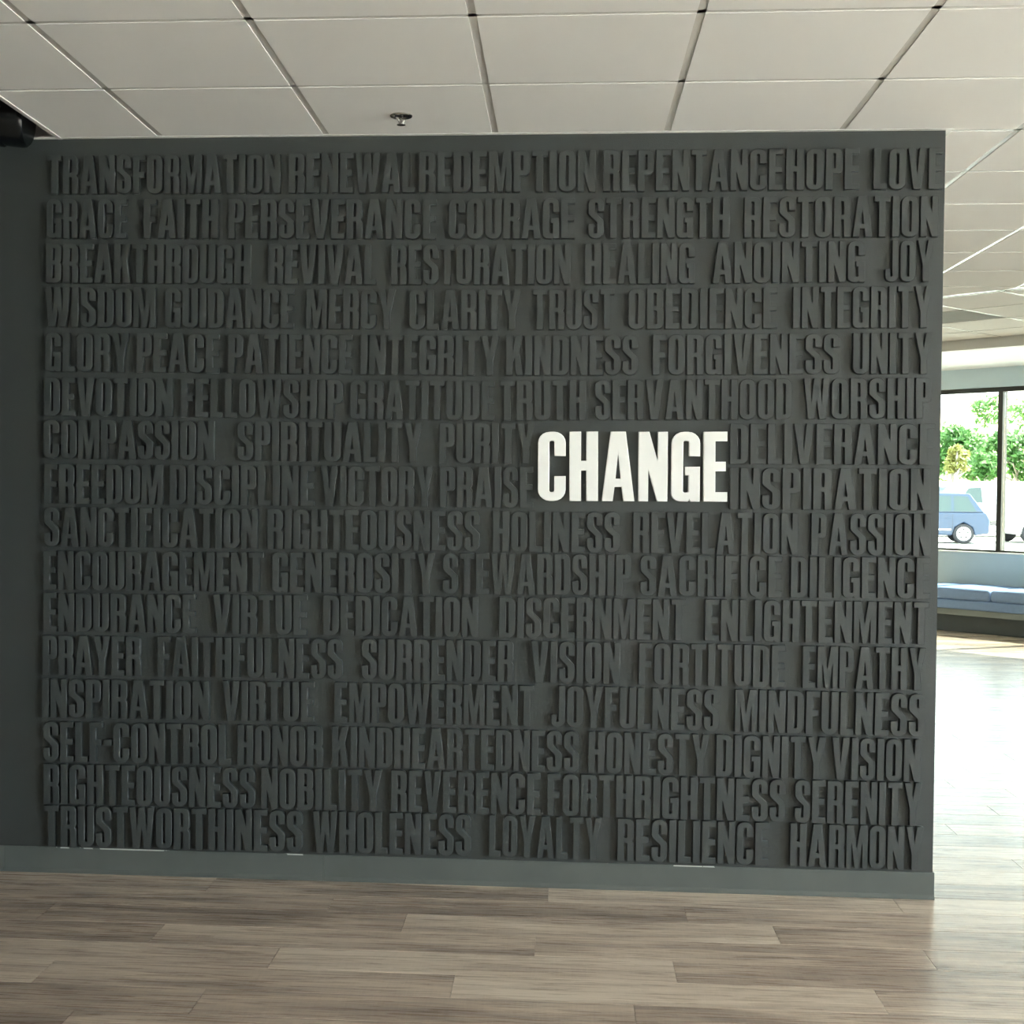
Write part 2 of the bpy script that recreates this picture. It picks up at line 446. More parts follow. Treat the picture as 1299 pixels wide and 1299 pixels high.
# backing slab above the grid (solid board, also the ceiling beyond the modelled tiles)
slab = MB().prism([(XE, YB), (XR, YB), (XR, BB / Q - XR), (XE, BB / Q - XE)], H + 0.018, H + 0.06)
ceil = slab.build('ceiling', 'ceiling_tile'); struct(ceil, 'suspended ceiling of square off-white acoustic tiles')
def tile_poly(poly, name='ceiling_tile', mat='ceiling_tile', z0=H, z1=H + .0185):
    cx = sum(p[0] for p in poly) / len(poly); cy = sum(p[1] for p in poly) / len(poly)
    loc = [(p[0] - cx, p[1] - cy) for p in poly]
    return MB().prism(loc, z0, z1).build(name, mat, ceil, loc=(cx, cy, 0))
G = 0.0115                    # half of the groove between two tiles
full = MB().prism([(-T / 2 + G, -T / 2 + G), (T / 2 - G, -T / 2 + G), (T / 2 - G, T / 2 - G), (-T / 2 + G, T / 2 - G)], 0, .0185)
tm = full.build('ceiling_tile', 'ceiling_tile'); tmesh = tm.data; bpy.data.objects.remove(tm)
xs_hi = 9
for i in range(-1, xs_hi):
    for j in range(-4, 9):
        x0, y0 = XA + i * T, -Y1 + j * T
        sq = [(x0 + G, y0 + G), (x0 + T - G, y0 + G), (x0 + T - G, y0 + T - G), (x0 + G, y0 + T - G)]
        if y0 > 0 and x0 + T < 0: continue                      # behind the partition
        if (x0 + y0) * Q > BS: continue
        cl = sq
        if x0 < XE: cl = clip(cl, -1, 0, -(XE + .014))
        if y0 < 0 < y0 + T and x0 < 0: 
            cl = clip(cl, 0, 1, -.004) if x0 + T < .3 else cl
        if (x0 + y0 + 2 * T) * Q > BS: cl = clip(cl, Q, Q, BS - G)
        if len(cl) < 3: continue
        if cl == sq: link_mesh('ceiling_tile', tmesh, ceil, (x0 + T / 2, y0 + T / 2, H))
        else: tile_poly(cl)
# tees of the front grid
def tee(x0, x1, y0, y1, mat='tee_metal', z=ZT):
    poly = [(x0, y0), (x1, y0), (x1, y1), (x0, y1)]
    poly = clip(poly, Q, Q, BS)
    if len(poly) >= 3: MB().prism(poly, z, ZT + .012).build('ceiling_tee', mat, ceil)
yf = -Y1 - 4 * T
for i in range(0, xs_hi + 1):
    x = XA + i * T
    if x < -.05: tee(x - .012, x + .012, yf, -.0005)
    else: tee(x - .012, x + .012, yf, 6.0)
for j in range(-4, 9):
    y = -Y1 + j * T
    tee(XE if y < 0 else .002, XA + xs_hi * T, y - .012, y + .012)
# rotated grid
for i in range(-4, 7):
    for k in range(0, 5):
        a0, b0 = 2.335 + i * T, 3.77 + (k - 0) * T - .0
        pts = [(a0 + G, b0 + G), (a0 + T - G, b0 + G), (a0 + T - G, b0 + T - G), (a0 + G, b0 + T - G)]
        pts = clip(pts, 0, 1, BB - .01)
        if len(pts) < 3: continue
        poly = [((b - a) * Q, (a + b) * Q) for a, b in pts][::-1]
        if i == 0 and k == 1:
            tile_poly(poly, 'vent_panel', 'grey_lens')
        else:
            tile_poly(poly)
def tee_ab(a0, a1, b0, b1):
    poly = [((b - a) * Q, (a + b) * Q) for a, b in ((a0, b0), (a1, b0), (a1, b1), (a0, b1))][::-1]
    MB().prism(poly, ZT, ZT + .012).build('ceiling_tee', 'tee_metal', ceil)
for i in range(-4, 8): tee_ab(2.335 + i * T - .012, 2.335 + i * T + .012, BS, BB)
for k in range(0, 4): tee_ab(2.335 - 4 * T, 2.335 + 7 * T, 3.77 + k * T - .012, 3.77 + k * T + .012)
tee_ab(2.335 - 4 * T, 2.335 + 7 * T, BS - .012, BS + .03)
# white ceiling angles: along the feature wall, round its end and along the open edge
struct(MB().box(-3.9, .022, -.02, .0, H - .0015, H + .003).build('trim_1', 'white_trim'), 'thin white ceiling angle above the charcoal wall')
struct(MB().box(0, .022, .0, .16, H - .0015, H + .003).build('trim_2', 'white_trim'), 'thin white ceiling angle round the wall end')
e = MB().box(XE - .001, XE + .014, yf, .0, H - .0025, H + .002); e.box(XE - .003, XE, yf, 0, H - .0025, H + .045)
struct(e.build('trim_3', 'white_trim'), 'white metal edge of the suspended ceiling')
# dropped beam, higher plaster ceiling by the windows, roof deck
def slab_ab(name, a0, a1, b0, b1, z0, z1, mat, label):
    poly = [((b - a) * Q, (a + b) * Q) for a, b in ((a0, b0), (a1, b0), (a1, b1), (a0, b1))][::-1]
    return struct(MB().prism(poly, z0, z1).build(name, mat), label)
slab_ab('trim_4', A0 - 3.0, AL - .2, BB, BB + .12, 2.628, TOP, 'white_paint', 'dropped beam across the ceiling')
slab_ab('ceiling_window_bay', A0 - 3.2, AL + .2, BB + .12, BW, 2.762, 2.82, 'white_paint', 'smooth white plaster ceiling in front of the windows')
deck = MB().prism([(XL - .2, YB - .2), (XR + .2, YB - .2), (XR + .2, 6.7), (XL - .2, 18.6)], TOP, TOP + .1).build('ceiling_deck', 'plenum')
struct(deck, 'dusty brown-grey roof deck above the open ceiling')
struct(MB().box(-4.6, -2.6, .55, .65, H - .3, TOP).build('wall_plenum', 'plenum'), 'dusty masonry seen through the ceiling gap')

# ------------------------------------------------------------------ sprinkler
sp0 = on_z(509, 146.5, H)
sp = tag(empty('fire_sprinkler', (sp0.x, sp0.y, H)), 'pendent fire sprinkler with a round chrome plate on the ceiling tile', 'sprinkler')
smooth_by_angle(MB().lathe([(.038, 0), (.0385, -.002), (.037, -.0045), (.030, -.006), (.027, -.003), (.024, .004), (.010, .005)], seg=28).build('escutcheon', 'chrome', sp))
smooth_by_angle(MB().lathe([(.0075, .004), (.0075, -.010), (.0055, -.012), (.0055, -.014)], seg=12).build('body', 'chrome', sp))
MB().tube([(-.007, 0, -.010), (-.010, 0, -.018), (-.003, 0, -.030)], .0016, 6).build('frame_arm', 'chrome', sp)
MB().tube([(.007, 0, -.010), (.010, 0, -.018), (.003, 0, -.030)], .0016, 6).build('frame_arm', 'chrome', sp)
MB().tube([(0, 0, -.012), (0, 0, -.030)], .0022, 8).build('glass_bulb', 'chrome', sp)
smooth_by_angle(MB().lathe([(.004, -.028), (.0145, -.031), (.0150, -.0325), (.004, -.0325)], seg=16).build('deflector', 'chrome', sp))

# ------------------------------------------------------------------ black spotlight in the ceiling gap
c1 = on_y(37, 152, -.135)
ax = Vector((-1, -.12, .10)).normalized()
spot = tag(empty('stage_spotlight', c1), 'black cylindrical spotlight hanging in the open ceiling gap', 'spotlight')
rotq = ax.to_track_quat('Z', 'Y').to_euler()
b = smooth_by_angle(MB().lathe([(.020, 0), (.090, .0), (.098, .008), (.100, .018), (.100, .082), (.105, .085), (.105, .100), (.100, .103), (.100, .17), (.105, .173), (.105, .19), (.100, .193), (.100, .27)], seg=32).build('body', 'black_enamel', spot, rot=rotq))
smooth_by_angle(MB().lathe([(.100, .27), (.116, .275), (.118, .30), (.110, .305), (.095, .30), (.06, .285)], seg=32).build('bezel', 'black_enamel', spot, rot=rotq))
mid = ax * .15
MB().tube([mid + Vector((0, -.108, 0)), mid + Vector((0, -.112, .13)), mid + Vector((0, 0, .18)), mid + Vector((0, .112, .13)), mid + Vector((0, .108, 0))], .008, 8).build('yoke', 'black_enamel', spot)
MB().tube([mid + Vector((0, 0, .175)), mid + Vector((0, 0, TOP - c1.z - mid.z))], .012, 10).build('hanger_rod', 'black_enamel', spot)
pts = []
ca, cb = Vector((-3.62, .30, 2.80)), Vector((-2.95, .40, 2.90))
for i in range(13):
    t = i / 12; q = ca.lerp(cb, t); q.z -= .05 * 4 * t * (1 - t) * (1 + .2 * math.sin(t * 9)); pts.append(q)
cable = MB().tube(pts, .010, 8).build('cable', 'black_rubber')
tag(cable, 'thin black cable sagging in the ceiling gap behind the spotlight', 'cable')

# ------------------------------------------------------------------ letter shapes (condensed bold capitals, height 1)
s_, r_ = .158, .024
def glyphs():
    g = {}
    w = .382; R = .165; s = s_; t = .13; i0, i1 = .13, .87
    slit = lambda a, b, y0, y1: [(a, y0, r_), (b, y0, r_), (b, y1, r_), (a, y1, r_)]
    g['C'] = (w, [[(w, .65), (w, 1, R), (0, 1, R), (0, 0, R), (w, 0, R), (w, .36), (w - s, .36), (w - s, i0, r_), (s, i0, r_), (s, i1, r_), (w - s, i1, r_), (w - s, .65)]])
    g['G'] = (.385, [[(.385, .65), (.385, 1, R), (0, 1, R), (0, 0, R), (.235, 0, .03), (.245, .035), (.258, 0), (.385, 0), (.385, .50), (.185, .50), (.185, .375), (.235, .375), (.235, i0, r_), (s, i0, r_), (s, i1, r_), (.235, i1, r_), (.235, .65)]])
    g['D'] = (w, [[(0, 0), (w, 0, R), (w, 1, R), (0, 1)], [(s, .125), (w - s, .125, r_), (w - s, .875, r_), (s, .875)]])
    g['O'] = (w, [[(0, 0, R), (w, 0, R), (w, 1, R), (0, 1, R)], slit(s, w - s, i0, i1)])
    g['U'] = (w, [[(0, 1), (0, 0, R), (w, 0, R), (w, 1), (w - s, 1), (w - s, i0, r_), (s, i0, r_), (s, 1)]])
    g['J'] = (.33, [[(.18, 1), (.18, i0, r_), (.12, i0, r_), (.12, .30), (0, .30), (0, 0, .14), (.33, 0, R), (.33, 1)]])
    g['P'] = (.365, [[(0, 0), (s, 0), (s, .40), (.365, .40, .14), (.365, 1, .14), (0, 1)], [(s, .52), (.215, .52, r_), (.215, .88, r_), (s, .88)]])
    g['R'] = (.38, [[(0, 0), (s, 0), (s, .43), (.23, .43, .04), (.23, 0), (.38, 0), (.38, .41, .05), (.34, .475), (.375, .54, .05), (.375, 1, .13), (0, 1)], [(s, .55), (.225, .55, r_), (.225, .88, r_), (s, .88)]])
    g['B'] = (.38, [[(0, 0), (.38, 0, .13), (.38, .475, .07), (.345, .51), (.375, .55, .07), (.375, 1, .13), (0, 1)], [(s, .12), (.23, .12, r_), (.23, .45, r_), (s, .45)], [(s, .57), (.225, .57, r_), (.225, .88, r_), (s, .88)]])
    g['A'] = (.445, [[(0, 0), (.15, 0), (.175, .205), (.27, .205), (.295, 0), (.445, 0), (.325, 1), (.12, 1)], [(.188, .325), (.257, .325), (.2225, .70)]])
    g['E'] = (.32, [[(0, 0), (.32, 0), (.32, .135), (.16, .135), (.16, .435), (.30, .435), (.30, .57), (.16, .57), (.16, .865), (.32, .865), (.32, 1), (0, 1)]])
    g['F'] = (.31, [[(0, 0), (.155, 0), (.155, .42), (.285, .42), (.285, .56), (.155, .56), (.155, .865), (.31, .865), (.31, 1), (0, 1)]])
    g['L'] = (.30, [[(0, 0), (.30, 0), (.30, .135), (.155, .135), (.155, 1), (0, 1)]])
    g['I'] = (.16, [[(0, 0), (.16, 0), (.16, 1), (0, 1)]])
    g['T'] = (.35, [[(.097, 0), (.253, 0), (.253, .865), (.35, .865), (.35, 1), (0, 1), (0, .865), (.097, .865)]])
    g['H'] = (.39, [[(0, 0), (.16, 0), (.16, .44), (.23, .44), (.23, 0), (.39, 0), (.39, 1), (.23, 1), (.23, .58), (.16, .58), (.16, 1), (0, 1)]])
    g['K'] = (.41, [[(0, 0), (.155, 0), (.155, .33), (.195, .44), (.25, 0), (.41, 0), (.315, .58), (.405, 1), (.245, 1), (.155, .62), (.155, 1), (0, 1)]])
    g['N'] = (.395, [[(0, 0), (.135, 0), (.135, .46), (.255, 0), (.395, 0), (.395, 1), (.26, 1), (.26, .58), (.145, 1), (0, 1)]])
    g['M'] = (.51, [[(0, 0), (.12, 0), (.12, .64), (.205, 0), (.305, 0), (.39, .64), (.39, 0), (.51, 0), (.51, 1), (.335, 1), (.255, .43), (.175, 1), (0, 1)]])
    g['V'] = (.42, [[(.125, 0), (.295, 0), (.42, 1), (.265, 1), (.21, .34), (.155, 1), (0, 1)]])
    g['W'] = (.59, [[(.09, 0), (.235, 0), (.295, .50), (.355, 0), (.50, 0), (.59, 1), (.45, 1), (.415, .36), (.36, 1), (.23, 1), (.175, .36), (.14, 1), (0, 1)]])
    g['Y'] = (.42, [[(.133, 0), (.287, 0), (.287, .37), (.42, 1), (.265, 1), (.21, .60), (.155, 1), (0, 1), (.133, .37)]])
    ws = .365
    g['S'] = (ws, [[(ws, .665), (ws, 1, R), (0, 1, R), (0, .60, .10), (ws - s, .40, .07), (ws - s, .125, r_), (s - .01, .125, r_), (s - .01, .345), (0, .345), (0, 0, R), (ws, 0, R), (ws, .435, .10), (s, .64, .07), (s, .875, r_), (ws - s + .01, .875, r_), (ws - s + .01, .665)]])
    g['-'] = (.18, [[(0, .42), (.18, .42), (.18, .57), (0, .57)]])
    return g
def fillet(loop, seg=5):
    out = []; n = len(loop)
    for i in range(n):
        p = loop[i]; P = Vector(p[:2]); r = p[2] if len(p) > 2 else 0
        if r <= 0: out.append(P); continue
        A, B = Vector(loop[i - 1][:2]), Vector(loop[(i + 1) % n][:2])
        da, db = (A - P), (B - P); la, lb = da.length, db.length; da /= la; db /= lb
        ang = da.angle(db); tl = min(r / math.tan(ang / 2), la * .5, lb * .5); r = tl * math.tan(ang / 2)
        c = P + (da + db).normalized() * (r / math.sin(ang / 2))
        p0, p1 = P + da * tl - c, P + db * tl - c
        sw = p0.angle_signed(p1) if p0.length > 1e-9 else 0
        k = seg if r > .06 else 3
        for j in range(k + 1):
            out.append(c + Matrix.Rotation(-sw * j / k, 2) @ p0)
    return out
GH = 0.145                    # reference letter height in metres
GLY = glyphs(); LMESH = {}
def glyph_mesh(ch, thick, mat):
    key = (ch, mat)
    if key in LMESH: return LMESH[key]
    cu = bpy.data.curves.new('glyph', 'CURVE'); cu.dimensions = '2D'; cu.fill_mode = 'BOTH'
    bev = .0009
    cu.extrude = thick / 2 - bev; cu.bevel_depth = bev; cu.bevel_resolution = 0; cu.offset = -bev
    for lp in GLY[ch][1]:
        pts = fillet(lp)
        spl = cu.splines.new('POLY'); spl.points.add(len(pts) - 1); spl.use_cyclic_u = True
        for q, pt in zip(spl.points, pts): q.co = (pt.x * GH, pt.y * GH, 0, 1)
    ob = bpy.data.objects.new('glyph', cu); C.objects.link(ob)
    dg = bpy.context.evaluated_depsgraph_get()
    me = bpy.data.meshes.new_from_object(ob.evaluated_get(dg))
    bpy.data.objects.remove(ob); bpy.data.curves.remove(cu)
    me.transform(Matrix(((1, 0, 0, 0), (0, 0, -1, -thick / 2), (0, 1, 0, 0), (0, 0, 0, 1))))   # stand it up, back on y=0
    me.materials.clear(); me.materials.append(MATS[mat]); me.name = 'letter'
    LMESH[key] = me
    return me

LT = 0.020                    # letter thickness
# row top/bottom heights in the photograph at x = 60, 620, 1180
ROWY = [((197, 246), (191.5, 243.5), (187.5, 239.5)), ((252.5, 302), (252, 303), (248.5, 300)), ((309, 358.5), (310.5, 361.5), (304, 357)),
        ((364, 414.5), (368, 418.5), (362, 415.5)), ((421.5, 471), (426, 476.5), (421.5, 474)), ((478.5, 527), (483, 533.5), (479, 531)),
        ((532, 581.5), (537, 588), (538, 589.5)), ((588.5, 638.5), (592, 644), (594.5, 647.5)), ((643, 693), (648.5, 699.5), (651.5, 705)),
        ((698.5, 748), (702, 754), (708, 759.5)), ((752, 801), (757, 808.5), (763.5, 817.5)), ((806, 856), (812, 864.5), (822.5, 876)),
        ((861, 910), (868, 920), (880, 935)), ((915.5, 966), (925, 976.5), (938.5, 992.5)), ((969, 1019.5), (979.5, 1032.5), (994, 1048.5)),
        ((1022, 1073.5), (1034, 1086.5), (1049.5, 1104.5))]
ROWS = [
 [('TRANSFORMATION', 60, 355), ('RENEWAL', 366, 526), ('REDEMPTION', 531, 755), ('REPENTANCE', 765, 993), ('HOPE', 997, 1090), ('LOVE', 1108, 1196)],
 [('GRACE', 59, 160), ('FAITH', 182, 276), ('PERSEVERANCE', 289, 553), ('COURAGE', 569, 729), ('STRENGTH', 746, 925), ('RESTORATION', 944, 1190)],
 [('BREAKTHROUGH', 58, 317), ('REVIVAL', 340, 477), ('RESTORATION', 496, 723), ('HEALING', 742, 881), ('ANOINTING', 904, 1097), ('JOY', 1123, 1185)],
 [('WISDOM', 57, 196), ('GUIDANCE', 209, 372), ('MERCY', 388, 501), ('CLARITY', 519, 660), ('TRUST', 676, 779), ('OBEDIENCE', 797, 986), ('INTEGRITY', 1006, 1183)],
 [('GLORY', 57, 163), ('PEACE', 173, 277), ('PATIENCE', 289, 446), ('INTEGRITY', 457, 632), ('KINDNESS', 642, 809), ('FORGIVENESS', 828, 1065), ('UNITY', 1082, 1183)],
 [('DEVOTION', 56, 218), ('FELLOWSHIP', 229, 434), ('GRATITUDE', 444, 627), ('TRUTH', 634, 743), ('SERVANTHOOD', 755, 1005), ('WORSHIP', 1020, 1182)],
 [('COMPASSION', 55, 271), ('SPIRITUALITY', 301, 535), ('PURITY', 557, 678), ('DELIVERANCE', 926, 1186)],
 [('FREEDOM', 56, 206), ('DISCIPLINE', 215, 398), ('VICTORY', 407, 549), ('PRAISE', 558, 676), ('INSPIRATION', 926, 1180)],
 [('SANCTIFICATION', 56, 326), ('RIGHTEOUSNESS', 339, 608), ('HOLINESS', 625, 786), ('REVELATION', 803, 1012), ('PASSION', 1029, 1180)],
 [('ENCOURAGEMENT', 55, 333), ('GENEROSITY', 345, 551), ('STEWARDSHIP', 562, 800), ('SACRIFICE', 812, 992), ('DILIGENCE', 1003, 1180)],
 [('ENDURANCE', 55, 248), ('VIRTUE', 270, 389), ('DEDICATION', 410, 606), ('DISCERNMENT', 633, 870), ('ENLIGHTENMENT', 894, 1178)],
 [('PRAYER', 54, 178), ('FAITHFULNESS', 200, 434), ('SURRENDER', 459, 651), ('VISION', 673, 786), ('FORTITUDE', 810, 996), ('EMPATHY', 1018, 1174)],
 [('INSPIRATION', 53, 265), ('VIRTUE', 282, 398), ('EMPOWERMENT', 424, 677), ('JOYFULNESS', 699, 912), ('MINDFULNESS', 932, 1173)],
 [('SELF-CONTROL', 55, 293), ('HONOR', 301, 409), ('KINDHEARTEDNESS', 421, 734), ('HONESTY', 746, 899), ('DIGNITY', 908, 1047), ('VISION', 1055, 1167)],
 [('RIGHTEOUSNESS', 55, 323), ('NOBILITY', 331, 484), ('REVERENCE', 496, 685), ('FORTHRIGHTNESS', 694, 996), ('SERENITY', 1008, 1169)],
 [('TRUSTWORTHINESS', 56, 383), ('WHOLENESS', 397, 597), ('LOYALTY', 620, 762), ('RESILIENCE', 783, 975), ('HARMONY', 1002, 1171)],
]
def row_y(r, x, k):
    a, b, c = (q[k] for q in ROWY[r])
    return a + (b - a) * (x - 60) / 560 if x < 620 else b + (c - b) * (x - 620) / 560
def put_word(word, p00, p01, p10, thick, mat, ysc, label, cat, group, name):
    """p00 bottom-left, p01 top-left, p10 bottom-right on the letters' front plane"""
    w = empty(name, (p00.x, 0, p00.z))
    tag(w, label, cat, group)
    h = (p01 - p00).length; L = (p10 - p00).length
    slope = math.atan2(p10.z - p00.z, p10.x - p00.x)
    w.rotation_euler = (0, -slope, 0)
    gap = .050
    tot = sum(GLY[c][0] for c in word) + gap * (len(word) - 1)
    kx = L / tot; x = 0
    for c in word:
        link_mesh('letter', glyph_mesh(c, thick, mat), w, (x, 0, 0), scale=(kx / GH, ysc, h / GH), rot=(0, random.uniform(-.004, .004), 0))
        x += (GLY[c][0] + gap) * kx
    return w
counts = {}
for r in ROWS:
    for w, _, _ in r: counts[w] = counts.get(w, 0) + 1
for ri, r in enumerate(ROWS):
    for wi, (w, x0, x1) in enumerate(r):
        p00 = on_y(x0, row_y(ri, x0, 1), -LT); p01 = on_y(x0, row_y(ri, x0, 0), -LT); p10 = on_y(x1, row_y(ri, x1, 1), -LT)
        lab = 'charcoal raised letters spelling %s on the dark wall' % w
        if counts[w] > 1:
            lab += (', right after %s' % r[wi - 1][0]) if wi and not (ri == 7 and w == 'INSPIRATION') else ((', right before %s' % r[wi + 1][0]) if wi + 1 < len(r) else ', right after CHANGE')
        put_word(w, p00, p01, p10, LT, 'letter_paint', 1.0, lab, 'lettering', 'raised charcoal words on the feature wall', 'raised_word')
CT = .028
put_word('CHANGE', on_y(682, 635.5, -CT), on_y(682, 547.5, -CT), on_y(922.5, 636.5, -CT), .020, 'white_letter', CT / .020,
         'large white raised letters spelling CHANGE on the dark wall', 'lettering', None, 'raised_word')

# ------------------------------------------------------------------ bench under the windows
BF = 8.36; BA1 = 5.10; BLEN = 2.72
org = ab(BA1, BF)
bench = tag(empty('window_bench', org, (0, 0, ROT_A)), 'long low blue upholstered bench under the window', 'bench')
def soft(x0, x1, y0, y1, z0, z1, name, mat, crown=0.0, b=.03):
    bm = bmesh.new()
    m = Matrix.Translation(((x0 + x1) / 2, (y0 + y1) / 2, (z0 + z1) / 2)) @ Matrix.Diagonal((x1 - x0, y1 - y0, z1 - z0, 1))
    bmesh.ops.create_cube(bm, size=1, matrix=m)
    bmesh.ops.bevel(bm, geom=bm.edges[:], offset=b, segments=4, affect='EDGES', profile=0.5)
    bmesh.ops.subdivide_edges(bm, edges=[e for e in bm.edges if e.calc_length() > .2], cuts=5, use_grid_fill=True)
    for v in bm.verts:
        u = (v.co.x - x0) / (x1 - x0); t = (v.co.y - y0) / (y1 - y0)
        if v.co.z > (z0 + z1) / 2: v.co.z += crown * (16 * u * (1 - u) * t * (1 - t)) ** .5 if 0 < u < 1 and 0 < t < 1 else 0
    m = MB(); m.add_bm(bm)
    o = m.build(name, mat, bench, smooth=True)
    return o
D = BW - BF - .02
for i in range(3):
    x0 = i * .907 + .005
    soft(x0, x0 + .897, 0, D, .338, .448, 'seat_cushion', 'bench_fabric', .018, .028)
soft(0, BLEN, .012, D, .238, .337, 'seat_base', 'bench_fabric', 0, .02)
MB().bbox(.02, BLEN - .02, .03, D - .02, .176, .238, .006).build('seat_rail', 'bench_grey', bench)
MB().bbox(.06, BLEN - .06, .09, D - .05, 0, .176, .006).build('plinth', 'bench_dark', bench)

# ------------------------------------------------------------------ outside
GZ = -0.32
gnd = mesh_obj('ground', [(-140, -60, GZ), (160, -60, GZ), (160, 160, GZ), (-140, 160, GZ)], [(0, 1, 2, 3)], 'asphalt'); struct(gnd, 'sunlit pale parking lot')
v, f = [], []
NX, NY = 24, 8
o0 = at_depth(1240, 650, 58); o0.z = 0
for j in range(NY + 1):
    for i in range(NX + 1):
        u, t = i / NX - .5, j / NY
        p = ab(-u * 120, t * 40); z = GZ - .1 + 9.0 * t ** 1.3 * (1 + .1 * math.sin(u * 30 + t * 5))
        v.append((p.x + o0.x, p.y + o0.y, z))
for j in range(NY):
    for i in range(NX):
        n = j * (NX + 1) + i; f.append((n, n + 1, n + NX + 2, n + NX + 1))
hill = mesh_obj('hillside', v, f, 'dry_grass', smooth=True); struct(hill, 'dry grassy bank behind the parking lot')

def tree(px, py_base, D, height, crown_r, crown_h, mat, label, n=900, leaf=.16, trunk_r=.14, lean=0, base_z=None):
    b0 = at_depth(px, py_base, D)
    zb = GZ if base_z is None else base_z
    t = tag(empty('tree', (b0.x, b0.y, zb)), label, 'tree', 'trees beyond the parking lot')
    rg = random.Random(int(px * 7 + D))
    hh = height
    tr = MB().tube([(0, 0, 0), (lean * .3, 0, hh * .3), (lean * .7, .05, hh * .6), (lean, 0, hh * .92)], [trunk_r, trunk_r * .8, trunk_r * .55, trunk_r * .2], 9)
    tr.build('trunk', 'bark', t)
    for k in range(5):
        an = rg.uniform(0, 6.28); z0 = hh * rg.uniform(.45, .75); ln = crown_r * rg.uniform(.5, .9)
        MB().tube([(lean * .6, 0, z0), (lean * .6 + .5 * ln * math.cos(an), .5 * ln * math.sin(an), z0 + .25 * ln), (lean * .6 + ln * math.cos(an), ln * math.sin(an), z0 + .6 * ln)], [trunk_r * .4, trunk_r * .28, trunk_r * .1], 6).build('branch', 'bark', t)
    vs, fs = [], []
    blobs = [(rg.uniform(-.6, .6) * crown_r + lean, rg.uniform(-.6, .6) * crown_r, hh - crown_h * rg.uniform(.12, .88), rg.uniform(.30, .55) * crown_r) for _ in range(13)]
    for _ in range(n):
        bx, by, bz, br = rg.choice(blobs)
        d = Vector((rg.gauss(0, 1), rg.gauss(0, 1), rg.gauss(0, .8))).normalized() * br * rg.uniform(.6, 1.05)
        p = Vector((bx, by, bz)) + d
        a = Vector((rg.gauss(0, 1), rg.gauss(0, 1), rg.gauss(0, 1))).normalized(); c = a.orthogonal().normalized()
        l = leaf * rg.uniform(.7, 1.3); k = len(vs)
        vs += [tuple(p - a * l), tuple(p + c * l * .5), tuple(p + a * l), tuple(p - c * l * .5)]; fs.append((k, k + 1, k + 2, k + 3))
    o = mesh_obj('foliage', vs, fs, mat, t); o['kind'] = 'stuff'
    return t
tree(1208, 640, 60, 4.9, 1.35, 2.6, 'leaf_green', 'round green tree right behind the white van', n=1900)
tree(1234, 640, 63, 4.6, 1.0, 2.4, 'leaf_green', 'bushy green tree between the window mullion and the round tree', n=1200)
tree(1249, 640, 57, 3.5, .60, 1.6, 'leaf_green', 'small green sapling beside the window mullion', n=600, trunk_r=.07)
tree(1213, 640, 55, 3.7, .45, 1.3, 'leaf_yellow', 'slim yellow-green young tree behind the white van', n=450, trunk_r=.17)
tree(1290, 640, 60, 4.6, 1.35, 2.6, 'leaf_green', 'wide green tree seen through the pane right of the mullion', n=1900)
tree(1252, 640, 72, 6.9, 1.1, 1.4, 'leaf_green', 'tall thin tree with a small crown up the bank', n=380, trunk_r=.07)
tree(1296, 640, 74, 6.7, 1.5, 1.1, 'leaf_green', 'tall thin tree with a flat crown up the bank', n=380, trunk_r=.07)

